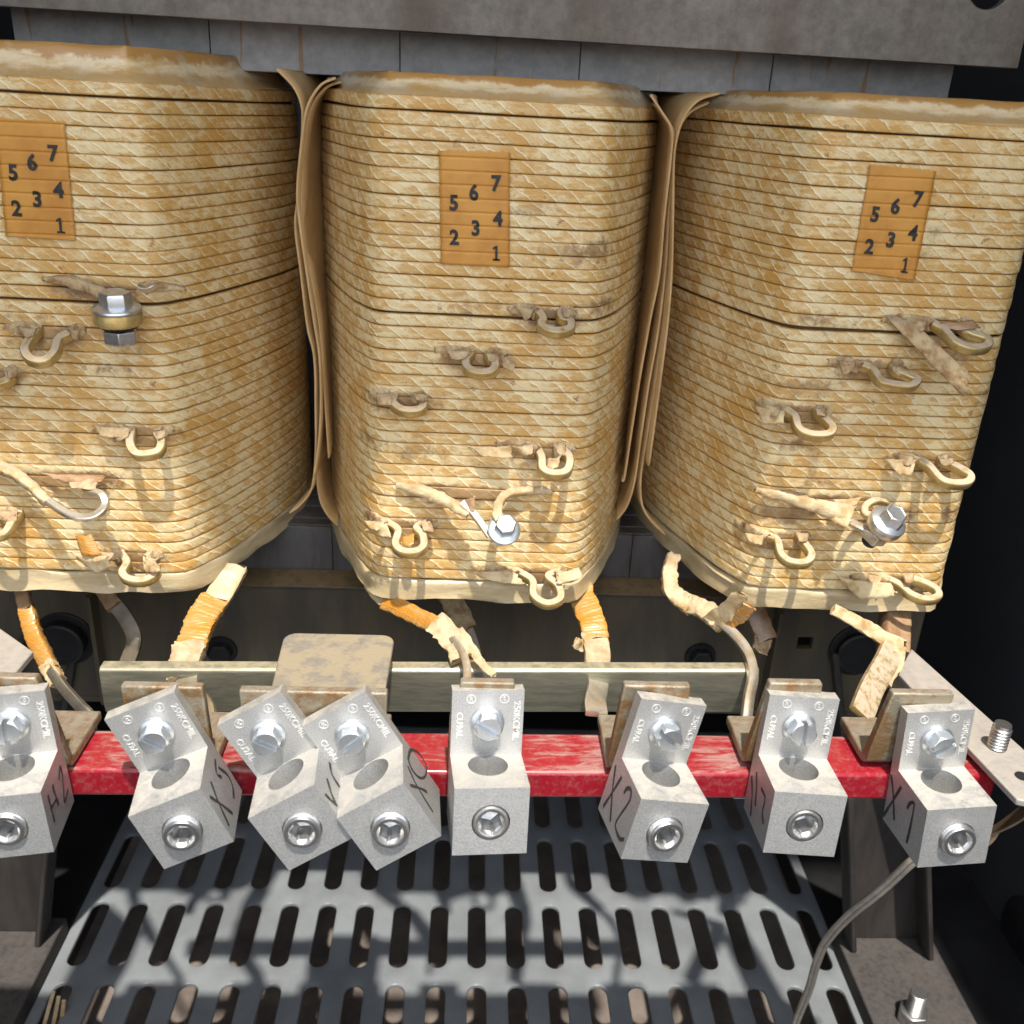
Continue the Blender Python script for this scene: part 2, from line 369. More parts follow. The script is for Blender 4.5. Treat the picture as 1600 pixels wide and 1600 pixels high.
# ------------------------------------------------------------------ iron core and clamps
core = thing('iron_core', 'blue-grey laminated steel core behind the three coils', 'core', (6, 540, -262))
ym = MB(); xs = [-214.5, -125.3, -37.3, 47.5, 139.6, 227.5]
for i in range(5): ym.box((xs[i]+.15, 500+.25*(i % 2), 5.2), (xs[i+1]-.15, 580, 66))
ym.build('upper_yoke', MT['yoke'], core, bevel=.3)
lm = MB(); xs = [-250, -164, -76.2, 20, 96.5, 180, 255]
for i in range(6): lm.box((xs[i]+.15, 500+.25*(i % 2), -262), (xs[i+1]-.15, 580, -229.5))
lm.build('lower_yoke', MT['lowyoke'], core, bevel=.3)
for cx in (-183, 6, 190): MB().box((cx-30, 505, -229), (cx+30, 575, 5)).build('core_leg', MT['lowyoke'], core)
# thin lamination edges on top of the lower yoke
lam = MB()
for i in range(9): lam.box((-250, 502+i*8.6, -229.4), (255, 509.6+i*8.6, -228.6+.5*(i % 2)))
lam.build('lamination_stack', MT['lowyoke'], core)
bcut = MB().lathe([(.01, -20), (9.5, -20), (9.5, 20), (.01, 20)], 40, Matrix.Translation((222.5, 472, 54)) @ Matrix.Rotation(math.pi/2, 4, 'X'))
beam = MB().prism([(-420, 470, 27), (243, 470, 21.5), (243, 470, 120), (-420, 470, 120)], (0, 6, 0))
bm_ = boolean(beam, [bcut])
bo = bm_.build('upper_clamp_beam', MT['beam'], bevel=.6)
tag(bo, 'brown-grey steel clamp beam across the top with a round hole near its end', 'clamp beam')
lc = thing('lower_clamp', 'dark stained steel clamp channel under the coils with dark bolts', 'clamp', (0, 480, -335))
sq = at(1258, 1005, 480); MBc = MB().box((-300, 480, -333), (268, 485, -258.5))
cutq = MB().box((sq.x-4.5, 470, sq.z-4), (sq.x+4.5, 490, sq.z+4))
cb = boolean(MBc, [cutq]); cb.build('channel_web', MT['clamp'], lc, bevel=.4)
MB().prism([(-300, 478.5, -257.6), (268, 478.5, -257.6), (268, 499.5, -257.6), (-300, 499.5, -257.6)], (0, 0, 1.4)).build('top_flange', MT['clamp'], lc, bevel=.3)
MB().box((-300, 480.2, -337), (268, 520, -333.4)).build('bottom_flange', MT['clamp'], lc)
for (u, v, r, hh) in ((345, 1018, 7, 7), (1095, 1028, 7, 7), (1340, 1018, 13, 6), (100, 1000, 13, 9), (560, 1030, 6, 5)):
    q = at(u, v, 478); M4 = Matrix.Translation((q.x, 480, q.z)) @ Matrix.Rotation(math.pi/2, 4, 'X')
    MB().lathe([(.01, 0), (r*1.3, 0), (r*1.3, 1.2), (r*1.25, 1.8), (.01, 1.8)], 32, M4).build('washer', MT['darkbolt'], lc)
    MB().lathe([(.01, 1.8), (r, 1.8), (r, hh-1), (r*.9, hh), (.01, hh)], 6 if r < 10 else 32, M4).build('bolt_head', MT['darkbolt'], lc, bevel=.3)
# stiffeners seen behind the rail
for u in (150, 1215): 
    q = at(u, 950, 479); MB().box((q.x-1.2, 470, -332), (q.x+1.2, 479.9, -262)).build('stiffener', MT['clamp'], lc)

# ------------------------------------------------------------------ coils
PR = [(0, 0), (14, 0), (28, 0), (40, .15), (46, 1.2), (50.5, 4.5), (54, 10), (60, 21), (66, 36), (72, 52.5), (78, 71), (83.5, 91), (87, 110), (88, 125)]
hp = catmull([(x, d, 0) for x, d in PR], 6)
full = hp + [Vector((p.x, 250-p.y, 0)) for p in hp[-2::-1]]
full = full + [Vector((-p.x, p.y, 0)) for p in full[-2:0:-1]]
acc = [0]
for i in range(len(full)): acc.append(acc[-1]+(full[(i+1) % len(full)]-full[i]).length)
PER = acc[-1]
import bisect
def prof(s, off=0):
    s %= PER; i = min(bisect.bisect_right(acc, s)-1, len(full)-1)
    a, b = full[i], full[(i+1) % len(full)]; t = (s-acc[i])/(acc[i+1]-acc[i]); p = a.lerp(b, t)
    a0, b0 = full[(i-1) % len(full)], full[(i+2) % len(full)]
    tg = ((b-a0).normalized()*(1-t)+(b0-a).normalized()*t).normalized(); nr = Vector((tg.y, -tg.x, 0))
    return p+nr*off, nr
# the U-shaped taps, traced along their bends
LOOPS = {0: [
 [(61, 516), (50, 530), (40, 549), (50, 564), (70, 566), (86, 553), (93, 533), (113, 521)],
 [(-35, 580), (-40, 595), (-20, 603), (5, 600), (17, 592), (14, 582)],
 [(207, 674), (204, 695), (212, 710), (228, 712), (248, 707), (253, 692), (246, 678)],
 [(31, 803), (20, 818), (10, 834), (-5, 838), (-22, 832), (-30, 815)],
 [(190, 867), (199, 881), (192, 897), (202, 907), (225, 909), (242, 900), (244, 890), (230, 877)]],
 1: [
 [(838, 487), (848, 501), (846, 512), (868, 520), (890, 516), (890, 504), (876, 497), (880, 487)],
 [(736, 553), (728, 565), (731, 578), (750, 585), (770, 581), (773, 568), (762, 557)],
 [(616, 621), (614, 631), (625, 641), (642, 644), (659, 640), (660, 629), (649, 620)],
 [(838, 700), (846, 717), (848, 735), (865, 742), (885, 738), (890, 720), (882, 707), (870, 701)],
 [(605, 818), (622, 831), (618, 852), (628, 863), (649, 864), (662, 855), (660, 838), (651, 828), (660, 820)],
 [(806, 893), (831, 909), (834, 933), (855, 945), (875, 937), (872, 918), (856, 903), (870, 895)]],
 2: [
 [(1450, 504), (1472, 517), (1491, 536), (1517, 546), (1540, 543), (1540, 531), (1517, 523), (1502, 513)],
 [(1340, 570), (1360, 578), (1375, 597), (1395, 603), (1422, 605), (1431, 595), (1410, 585), (1395, 578)],
 [(1224, 640), (1240, 652), (1247, 671), (1267, 681), (1294, 680), (1299, 669), (1286, 655), (1276, 644)],
 [(1430, 717), (1449, 729), (1468, 750), (1488, 757), (1511, 755), (1513, 743), (1488, 728), (1470, 721)],
 [(1197, 838), (1213, 846), (1220, 869), (1236, 880), (1259, 880), (1267, 868), (1255, 849), (1247, 838)],
 [(1383, 905), (1402, 914), (1422, 930), (1445, 938), (1464, 934), (1461, 922), (1441, 911), (1414, 903)]]}
TAPS = {}
ZT, PITCH_T, NT, YC = -2.4, 5.4, 40, 420.0
SEC = [(-.5, -1.8), (-.492, -.6), (-.468, -.18), (-.41, -.02), (-.2, .03), (.2, .03), (.41, -.02), (.468, -.18), (.492, -.6), (.5, -1.8)]
def make_winding(cx, sd, parent, gap=16):
    mb = MB(); NS = 150; uv = []; tr = []
    rnd = random.Random(sd)
    for k in range(NT):
        bulge = rnd.uniform(-.3, .3); trn = rnd.random(); R = []; dz0 = rnd.uniform(-.11, .11)
        for i in range(NS+1):
            s = -PER/2+PER*i/NS
            zc = ZT-PITCH_T*(k+.5)-PITCH_T*s/PER*1.0+dz0+.24*mn.noise(Vector((s*.02, k*3.1, sd)))
            if k == 0: zc += .9+.5*mn.noise(Vector((s*.02, 1, sd)))
            if k >= gap: zc -= .75+.6*max(0, mn.noise(Vector((s*.02, 2, sd)))+.2)
            if k < gap and k > 0: zc += .15
            r = []
            for (z, o) in SEC:
                off = o+bulge+.22*mn.noise(Vector((s*.03, k*1.7, sd)))+.1*mn.noise(Vector((s*.2, k*1.7+z, sd)))
                p, nr = prof(s, off)
                r.append(Vector((cx+p.x, YC+p.y, zc+z*PITCH_T*1.0))); uv.append((s+500, z+.5)); tr.append(trn)
            R.append(r)
        mb.rings(R, cap=False, closed=False)
    mb.uv = uv; mb.at = tr
    TP = [(a_, b_, 1.0, 19) for a_, b_ in TAPS[parent.name]] + [(cx+rnd.uniform(-55, 60), rnd.uniform(-200, -20), rnd.uniform(.45, .7), rnd.uniform(6, 22)) for _ in range(13)]
    mb.stn = []
    for p in mb.v:
        q = 0
        for (tx, tz, wt_, wx) in TP:
            dx, dz = p.x-tx, p.z-tz
            q = max(q, wt_*math.exp(-(dx/wx)**2-((dz/3.6)**2 if dz > 0 else (dz/7.5)**2)))
        mb.stn.append(q*1.05 if p.y < YC+20 else 0)
    return mb.build('winding', MT['winding'], parent, angle=60)
def ringband(cx, levels, sd, wav=0.0, ns=140, zw=0.0):
    R = []
    for li, (z, off) in enumerate(levels):
        r = []
        for i in range(ns):
            s = PER*i/ns
            o = off+wav*mn.noise(Vector((s*.045, li*.7, sd)))
            p, nr = prof(s, o); r.append(Vector((cx+p.x, YC+p.y, z+(zw*mn.noise(Vector((s*.06, 5+li*.3, sd))) if zw else 0))))
        R.append(r)
    return R
LABS = ['cream paper-wound coil at the left edge with a bolt high on its face',
        'cream paper-wound coil in the middle between two bundles of pressboard',
        'cream paper-wound coil beside the black cabinet wall, its torn paper flap hanging']
CX = [-183.5, 6.0, 190.0]
coils = []
for ci, cx in enumerate(CX):
    t = thing('transformer_coil', LABS[ci], 'coil', (cx, 545, -229), 'coils of the transformer'); coils.append(t)
    TAPS[t.name] = [(at((px[0][0]+px[-1][0])/2-6, px[0][1], YC).x, at(px[0][0], px[0][1], YC).z-1) for px in LOOPS[ci]] + [[(at(150, 448, YC).x, at(150, 452, YC).z), (at(90, 742, YC).x, at(90, 745, YC).z), (at(140, 745, YC).x, at(140, 745, YC).z)], [(at(690, 760, YC).x, at(690, 765, YC).z), (at(740, 765, YC).x, at(740, 770, YC).z)], [(at(1230, 795, YC).x, at(1230, 800, YC).z), (at(1300, 780, YC).x, at(1300, 782, YC).z)]][ci]
    make_winding(cx, ci*5.3+1, t)
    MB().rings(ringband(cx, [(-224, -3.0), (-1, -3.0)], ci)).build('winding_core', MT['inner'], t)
    # flange of varnished insulation standing above the winding
    hc = (1.0, .62, .66)[ci]
    lv = [(-3, -6), (-2.6, -.9), (-1.8, -1.0), (-1.0, -2.0), (1.0*hc, -4.6), (3.6*hc, -6.6), (7.5*hc, -8.6), (10.2*hc, -9.8), (11.4*hc, -11.0), (11.2*hc, -14), (4*hc, -15)]
    cm = MB().rings(ringband(cx, lv, ci*3.3+2, .6, zw=.45), cap=False); cm.uv = [(i % 140, max(0, z/(11.4*hc))) for z, _ in lv for i in range(140)]; cm.at = [0]*len(cm.v)
    cm.build('top_collar', MT['topcollar'], t, angle=50)
    MB().rings(ringband(cx, [(-219.8, -2.0), (-220.4, -.3), (-221.4, .25), (-224, .2), (-227, .5), (-230, 1.0), (-230.2, .3), (-226, -2), (-221, -3)], ci*2.1+4, 1.3, zw=1.8), cap=False).build('bottom_collar', MT['botcollar'], t, angle=60)

# number labels
QL = [[(-9, 184), (100, 190), (118, 376), (9, 369)], [(686, 235), (797, 238), (796, 418), (689, 413)], [(1360, 257), (1463, 267), (1429, 438), (1331, 423)]]
DG = [('7', .80, .27), ('6', .485, .355), ('5', .20, .45), ('4', .83, .575), ('3', .51, .665), ('2', .20, .755), ('1', .80, .875)]
for ci, cx in enumerate(CX):
    c = [at(u, v, YC-1) for u, v in QL[ci]]
    def bl(a, b, off=0):
        p = c[0].lerp(c[1], a).lerp(c[3].lerp(c[2], a), b)
        return Vector((p.x, YC-1.0-off+.5*max(0, math.cos(2*math.pi*(p.z-ZT)/PITCH_T))**8, p.z))
    mb = MB(); NX, NZ = 16, 170; R = []
    for j in range(NZ+1):
        r = []
        for i in range(NX+1):
            a, b = i/NX, j/NZ; e_ = 0.012*mn.noise(Vector((j*.115, ci, 3 if i else 8))) if i in (0, NX) else 0
            e2 = 0.008*mn.noise(Vector((i*.8, ci, j))) if j in (0, NZ) else 0
            r.append(bl(a+e_, b+e2))
        R.append(r)
    mb.rings(R, cap=False, closed=False)
    lo = mb.build('number_label', MT['label'], coils[ci], solid=.25, angle=70)
    for ch, a, b in DG:
        vs, fs = text(ch, 1.0, 0.0, .035)
        if ch == '1':
            vs = [Vector(p) for p in ((-.03, -.36, 0), (.09, -.36, 0), (.09, .37, 0), (0, .37, 0), (-.03, .24, 0), (-.16, .17, 0), (-.16, .27, 0), (-.17, -.36, 0), (.23, -.36, 0), (.23, -.27, 0), (-.17, -.27, 0))]
            fs = [(0, 1, 2, 3, 4), (4, 3, 6, 5), (7, 8, 9, 10)]
        W_, H_ = 1/((c[1]-c[0]).length), 1/((c[3]-c[0]).length)
        k = 8.4
        d = MB().add([bl(a+v.x*k*W_*.92, b-v.y*k*H_, .55) for v in vs], fs)
        do = d.build('printed_digit', MT['ink'], coils[ci], smooth=False, solid=.12); do.parent = lo

# tap loops: paths read off as points in a plane that leaves the winding and droops a little
def loop_pts(px, tilt=28, Y0=YC-.5, z0=None):
    tt = math.tan(math.radians(tilt)); z0 = at(px[0][0], px[0][1], Y0).z if z0 is None else z0
    out = []
    for u, v in px:
        r = ray(u, v); t = (z0-Y0*tt)/(r.z-r.y*tt); out.append(r*t)
    return out, Vector((0, math.sin(math.radians(tilt))*-1, math.cos(math.radians(tilt)))).normalized()
sv = 0
for ci in LOOPS:
    cx = CX[ci]
    for li, px in enumerate(LOOPS[ci]):
        pts, nrm = loop_pts(px, 30 if px[0][1] < 800 else 24)
        a0, b0 = pts[0].copy(), pts[-1].copy()
        sgn = 1
        pts = [a0+Vector((-1.5, 3.5, 1))] + pts + [Vector((b0.x+1.5, YC+3, a0.z+.5))]
        mb = sweep(pts, 3.9, 4.2, nrm, 7, rnd=.22)
        mb.build('tap_loop', MT['loop'], coils[ci], angle=45)
        # wrapped roots either side
        for sd_, p0, ln in ((-1, a0, random.uniform(12, 22)), (1, Vector((b0.x, YC, a0.z)), random.uniform(5, 9))):
            sv += 1; q = []
            for k in range(5):
                x = p0.x+sd_*ln*(1-k/4); z = p0.z+.4+(1-k/4)*.3-(sd_*ln*(1-k/4))*.012
                s_ = x-cx; pp, nr = prof(s_ if abs(s_) < 45 else math.copysign(abs(s_), s_), -.35+1.2*(k/4)**2)
                q.append(Vector((cx+pp.x, YC+pp.y-(2.4 if k == 4 else 0), z-(1.0 if k == 4 else 0))))
            mb = sweep(q, lambda t: 1.6+1.6*t*t, lambda t: 1.4+4.2*math.sin(min(1, t*1.15+.12)*math.pi*.62), (0, 0, 1), 5, crumple=.75, seedv=sv, jag=2.5, freq=.4)
            mb.build('tap_paper', MT['dpaper'] if (sv % 3) else MT['paper'], coils[ci], angle=70)

def sheet(px, Y, nx=10, ny=6, crum=1.4, sd=0, curl=0):
    """A torn piece of paper between four picture corners, each at its own distance."""
    c = [at(u, v, y) for (u, v), y in zip(px, Y)]; mb = MB(); R = []
    for j in range(ny+1):
        r = []
        for i in range(nx+1):
            a, b = i/nx, j/ny
            if j in (0, ny): b += .07*mn.noise(Vector((i*.9, sd, j)))
            if i in (0, nx): a += .10*mn.noise(Vector((j*1.3, sd+3, i)))
            p = c[0].lerp(c[1], a).lerp(c[3].lerp(c[2], a), b)
            nz = mn.noise(Vector((p.x*.22, p.z*.22, sd*3.1)))+.5*mn.noise(Vector((p.x*.6, p.z*.6, sd)))
            p = p+Vector((0, -abs(crum*nz)-curl*math.sin(a*math.pi), crum*.25*nz)); r.append(p)
        R.append(r)
    return mb.rings(R, cap=False, closed=False)
FL = [  # coil, corners, distances, material
 (2, [(1383, 493), (1420, 498), (1512, 580), (1508, 624)], (418, 418, 403, 400), 'dpaper'),
 (2, [(1180, 634), (1226, 640), (1224, 660), (1192, 662)], (418, 417, 413, 416), 'paper'),
 (2, [(1384, 716), (1432, 718), (1426, 738), (1402, 742)], (418, 416, 411, 413), 'paper'),
 (2, [(1276, 778), (1340, 790), (1322, 824), (1290, 808)], (418, 412, 405, 413), 'paper'),
 (2, [(1300, 780), (1346, 776), (1336, 790), (1308, 792)], (418, 414, 412, 415), 'paper'),
 (2, [(1310, 902), (1392, 910), (1398, 930), (1340, 936)], (417, 414, 410, 414), 'paper'),
 (2, [(1465, 504), (1520, 500), (1530, 512), (1490, 516)], (417, 417, 413, 413), 'brown'),
 (0, [(118, 836), (142, 834), (160, 868), (128, 866)], (418, 416, 412, 413), 'tape'),
 (0, [(110, 862), (168, 868), (172, 884), (150, 896)], (418, 411, 409, 410), 'paper'),
 (0, [(222, 877), (240, 872), (252, 892), (228, 893)], (412, 410, 406, 408), 'dpaper'),
 (0, [(145, 664), (198, 668), (195, 682), (158, 682)], (418, 418, 415, 415), 'dpaper'),
 (0, [(60, 738), (165, 742), (160, 752), (110, 756)], (418, 418, 413, 414), 'brown'),
 (0, [(108, 750), (160, 745), (150, 764), (112, 760)], (416, 416, 410, 410), 'dpaper'),
 (1, [(566, 828), (604, 816), (612, 838), (590, 836)], (418, 412, 410, 413), 'paper'),
 (1, [(626, 838), (648, 832), (646, 850), (630, 850)], (416, 415, 409, 411), 'tape'),
 (1, [(735, 892), (798, 890), (822, 912), (756, 904)], (417, 415, 411, 414), 'paper'),
 (1, [(868, 894), (905, 886), (912, 900), (872, 912)], (415, 418, 416, 409), 'paper'),
 (1, [(722, 782), (742, 774), (742, 800), (728, 800)], (412, 409, 407, 410), 'brown'),
 (1, [(732, 698), (798, 696), (800, 716), (750, 712)], (418.3, 417, 414, 416), 'paper'),
 (1, [(856, 716), (876, 712), (872, 730), (852, 732)], (414, 412, 408, 410), 'dpaper'),
 (1, [(782, 556), (806, 566), (802, 580), (786, 574)], (417, 416, 413, 414), 'dpaper'),
]
rf = random.Random(11)
for ci in LOOPS:
    for px in LOOPS[ci]:
        u, v = px[0]; j = lambda a=5: rf.uniform(-a, a)
        FL.append((ci, [(u-34+j(9), v-7+j(2)), (u-3, v-5+j(2)), (u-8+j(4), v+9+j(4)), (u-24+j(7), v+12+j(5))], (418.6, 416.5, 412.5+j(1), 415), 'paper' if rf.random() < .45 else 'dpaper'))
        u, v = px[-1]
        FL.append((ci, [(u-3, v-6+j(2)), (u+18+j(6), v-6+j(3)), (u+14+j(6), v+8+j(4)), (u+1, v+6+j(3))], (416, 418, 415, 412.5), 'dpaper'))
for k, (ci, px, Y, mk) in enumerate(FL):
    sheet(px, Y, sd=k*1.7+.3, curl=1.0).build('paper_flake', MT[mk], coils[ci], solid=.3, angle=80)

# hardware ----------------------------------------------------------
def axis_m(p, z, spin=0):
    z = Vector(z).normalized(); return Matrix.Translation(p) @ z.to_track_quat('Z', 'Y').to_matrix().to_4x4() @ Matrix.Rotation(spin, 4, 'Z')
def threads(r, z0, z1, pit=1.25):
    pr_ = [(.01, z0), (r*.86, z0)]; z = z0
    while z < z1-pit:
        pr_ += [(r*.86, z+.1*pit), (r, z+.45*pit), (r, z+.6*pit), (r*.86, z+.95*pit)]; z += pit
    return pr_+[(r*.84, z1), (.01, z1)]
def flange_bolt(parent, p, z, r=10, spin=.3, ring=None, nut=None, shank=18, gap=5):
    """Hex flange bolt: its head looks along z; p is the underside of the flange."""
    M4 = axis_m(p, z, spin)
    hd = MB().lathe([(.01, 0), (r, 0), (r*1.02, .5), (r*.98, 1.2), (r*.74, 2.2), (.01, 2.2)], 40, M4)
    hx = r*.665
    hd.lathe([(.01, 2.0), (hx, 2.0), (hx, 6.6), (hx*.93, 7.5), (hx*.80, 7.9), (hx*.74, 7.6), (.01, 7.5)], 6, M4)
    b = hd.build('tap_bolt', MT['screw'], parent, bevel=.35)
    def kid(mb, nm, mat, bv=0):
        o = mb.build(nm, mat, parent, bevel=bv); o.parent = b; return o
    kid(MB().lathe(threads(r*.42, -shank, -.2), 24, M4), 'threaded_shank', MT['darkbolt'] if nut else MT['screw'])
    if ring: kid(MB().lathe([(r*.45, -.3), (r*.93, -.3), (r*1.0, -1.5), (r*1.0, -gap+1.2), (r*.93, -gap+.3), (r*.45, -gap+.3)], 40, M4), 'strap_ring', MT[ring])
    if nut:
        st = MB(); R = []
        for zz in (-gap-1.6, -gap-.2):
            R.append([M4 @ Vector((r*(.80 if i % 2 else .66)*math.cos(math.pi*i/18), r*(.80 if i % 2 else .66)*math.sin(math.pi*i/18), zz+(.5 if i % 2 else 0))) for i in range(36)])
        kid(st.rings(R), 'star_washer', MT['darkbolt'])
        kid(MB().lathe([(.01, -gap-2.2), (hx*1.05, -gap-2.2), (hx*1.08, -gap-2.9), (hx*1.08, -gap-7.6), (hx*.95, -gap-8.4), (.01, -gap-8.4)], 6, axis_m(p, z, spin+.4)), 'hex_nut', MT[nut], .3)
    return b
flange_bolt(coils[0], at(183, 484, 407), (0.02, -.10, 1), 10, .15, 'loop', 'setscrew', 14.5, 6)
flange_bolt(coils[1], at(787, 828, 402), (.12, -.80, .85), 7.7, .1, None, None, 13)
flange_bolt(coils[2], at(1387, 816, 399), (.22, -.55, .95), 8.6, .5, 'bare', 'bare', 17, 4.5)
# straps that lead to the bolts, with their paper
def wrapat(px, ys): return [at(u, v, y) for (u, v), y in zip(px, ys)]
C = coils
sweep(wrapat([(215, 447), (228, 450), (243, 443), (262, 447)], (407, 408, 411, 419)), 4.5, 2.6, (0, -.4, 1), 6).build('bolt_strap', MT['bare'], C[0])
sweep(wrapat([(70, 436), (110, 440), (140, 450), (168, 466)], (419, 418, 415, 409)), 4.2, lambda t: 2+3*math.sin(t*2.6), (0, 0, 1), 6, .8, 61, 2).build('strap_paper', MT['dpaper'], C[0], angle=70)
sweep(wrapat([(225, 450), (255, 449), (290, 452)], (411, 416, 419)), 4, lambda t: 4.8-3.2*t, (0, 0, 1), 6, .7, 62, 2).build('strap_paper', MT['dpaper'], C[0], angle=70)
# left hook (bare) with its paper sleeve
hk = wrapat([(38, 752), (50, 762), (76, 783), (103, 801), (129, 809), (150, 805), (165, 788), (156, 772), (138, 768), (130, 757)], (414, 411, 405, 400, 398, 399, 404, 408, 411, 417))
sweep(hk, 3.6, 2.9, (0, -.45, 1), 7, rnd=.3).build('tap_loop', MT['bare'], C[0])
sweep(wrapat([(-15, 722), (5, 732), (30, 745), (55, 765), (75, 785)], (419, 416, 413, 409.5, 405)), lambda t: 6-2.2*t, 4.2, (0, -.3, 1), 6, .8, 63, 2).build('strap_paper', MT['paper'], C[0], angle=70)
# middle bolt strap
sweep(wrapat([(722, 785), (738, 800), (752, 818), (766, 838)], (411, 408, 404.5, 401.5)), 3.4, 2.6, (0, -.5, 1), 6).build('bolt_strap', MT['bare'], C[1])
sweep(wrapat([(620, 757), (650, 764), (680, 775), (708, 790), (732, 804)], (419.2, 417.5, 415, 411.5, 408)), lambda t: 3.2+2.6*math.sin(t*math.pi), lambda t: 2.5+2.6*math.sin(t*math.pi), (0, 0, 1), 7, .8, 64, 2).build('strap_paper', MT['paper'], C[1], angle=70)
sweep(wrapat([(860, 766), (830, 767), (800, 770), (783, 780), (777, 800), (781, 815)], (419.5, 418, 415.5, 411, 406, 402)), lambda t: 3.2+1.5*t, 3.4, (0, -.6, 1), 7, .6, 65, 1.5).build('strap_paper', MT['paper'], C[1], angle=70)
# right bolt strap and its returning hook
sweep(wrapat([(1326, 814), (1345, 824), (1370, 832), (1392, 833)], (410, 405, 400.5, 398.5)), 4.2, 2.6, (0, -.5, 1), 6).build('bolt_strap', MT['bare'], C[2])
sweep(wrapat([(1368, 806), (1352, 803), (1353, 791), (1368, 783), (1385, 786)], (404, 406, 410, 413, 417)), 3.4, 2.8, (0, -.5, 1), 6).build('bolt_strap', MT['loop'], C[2])
sweep(wrapat([(1180, 765), (1220, 774), (1262, 786), (1298, 800), (1328, 815)], (419.5, 418, 416, 413, 409)), lambda t: 2.6+3*math.sin(t*2.8), lambda t: 2.2+3.4*math.sin(t*2.8), (0, 0, 1), 7, .9, 66, 2).build('strap_paper', MT['paper'], C[2], angle=70)

# ------------------------------------------------------------------ pressboard sheets between the coils
SH = [
 ('tan pressboard sheet bowed against the left coil, curling under at its foot', [(432, 108), (458, 135), (471, 165), (472, 200), (468, 290), (461, 350), (469, 420), (480, 510), (491, 560), (493, 640), (493, 710), (487, 762), (470, 788), (452, 802)], 462),
 ('tan pressboard sheet second from the left coil, flaring open at its top', [(525, 122), (500, 134), (479, 170), (470, 230), (464, 300), (468, 350), (478, 420), (490, 500), (499, 560), (501, 640), (497, 700), (490, 745)], 459),
 ('tan pressboard sheet lying against the edge of the middle coil on its left', [(533, 128), (508, 138), (485, 172), (474, 240), (471, 320), (476, 380), (489, 450), (500, 520), (506, 600), (510, 660), (514, 716)], 464),
 ('short tan pressboard sheet curling under the middle coil at its left foot', [(502, 600), (497, 690), (495, 740), (500, 780), (512, 805), (528, 822)], 468),
 ('tan pressboard sheet curling from the top of the middle coil on its right', [(1016, 148), (1036, 178), (1050, 205), (1048, 250), (1038, 340), (1030, 430), (1016, 500), (1000, 590), (986, 680), (976, 745), (972, 752)], 460),
 ('wide tan pressboard sheet in the right gap, curling under the middle coil', [(1024, 162), (1048, 196), (1053, 225), (1046, 320), (1040, 420), (1028, 520), (1014, 600), (1002, 680), (992, 750), (980, 790), (964, 812)], 466),
 ('tan pressboard sheet flaring over the top shoulder of the right coil', [(1125, 146), (1090, 158), (1066, 190), (1054, 240), (1052, 330), (1050, 420), (1044, 500), (1034, 580), (1026, 640), (1014, 728)], 462),
 ('tan pressboard sheet behind the others, curling under the right coil', [(1108, 160), (1076, 178), (1058, 215), (1048, 300), (1045, 400), (1037, 500), (1024, 600), (1010, 690), (1001, 750), (1004, 790), (1018, 815), (1040, 836)], 469)]
for k, (lab, px, Y) in enumerate(SH):
    F = catmull([at(u, v, Y) for u, v in px], 6); R = []
    mid = (at(490, 500, Y).x if k < 4 else at(1028, 500, Y).x)
    for j in range(8):
        q = j/7; y = Y+q*(95 if k not in (1, 4) else 60); r = []
        for p in F:
            x = p.x+(mid-p.x)*min(1, q*1.3)*.75+.8*mn.noise(Vector((q*4, p.z*.03, k)))*q
            r.append(Vector((x, y, p.z)))
        R.append(r)
    o = MB().rings(R, cap=False, closed=False).build('pressboard_sheet', MT['sheet'], None, solid=1.0, angle=70)
    tag(o, lab, 'barrier sheet', 'pressboard sheets between the coils')

# ------------------------------------------------------------------ red bar, rail, plates
def tilted(mb, slope, x0=0):
    for p in mb.v: p.z += slope*(p.x-x0)
    return mb
rb = thing('red_insulating_bar', 'red dusty insulating bar running behind all the aluminium lugs', 'bar', (0, 327, -265))
tilted(MB().box((-330, 315.5, -265.5), (224, 342, -252.2)), .012).build('bar', MT['red'], rb, bevel=1.6)
for u, v in ((1152, 1246), (600, 1250), (330, 1250)):
    q = at(u, v, 326); M4 = Matrix.Translation((q.x, 327, -265+q.x*.012))
    MB().lathe([(.01, -6.5), (4.6, -6.5), (5.4, -5.8), (5.4, -1), (.01, -1)], 6, M4).build('bolt_head', MT['screw'], rb, bevel=.3)
    MB().lathe([(.01, -1.1), (7.5, -1.1), (7.5, .2), (.01, .2)], 30, M4).build('washer', MT['screw'], rb)
rl = MB()
pr_ = [(382, -242.2), (376.5, -242.2), (375, -243.6), (375, -262), (375.6, -264), (375.6, -266), (378, -266), (377.4, -262), (377.2, -245.4), (382, -244.6)]
rl.prism([(-164, y, z) for y, z in pr_], (302, 0, 0))
o = tilted(rl, .022, -14).build('galvanised_rail', MT['rail'], bevel=.5)
tag(o, 'dull galvanised channel rail running behind the row of lugs', 'rail')

# bent plate joined to the pair of lugs
pl = thing('mounting_plate', 'dusty grey-tan bent plate lying behind the two overlapping lugs', 'plate', (-56, 345, -252))
def rrect(x0, x1, y0, y1, r, z, rr=(1, 1)):
    out = [(x1, y0, z), ]
    for i in range(7): t = math.pi/2*i/6; out.append((x1-r+r*math.cos(t), y1-r+r*math.sin(t), z))
    for i in range(7): t = math.pi/2*i/6; out.append((x0+r-r*math.sin(t), y1-r+r*math.cos(t), z))
    out.append((x0, y0, z)); return out
a_, b_ = atz(436, 1060, -227), atz(446, 988, -227); c_, d_ = atz(604, 1062, -227), atz(612, 988, -227)
MB().prism([(a_.x-1, 318, -230), (c_.x, 318, -230)] + [(x, y, z) for x, y, z in rrect(b_.x, c_.x+.5, 340, b_.y, 6, -230)[1:-1]], (0, 0, 3)).build('top_flange', MT['plate'], pl, bevel=.7)
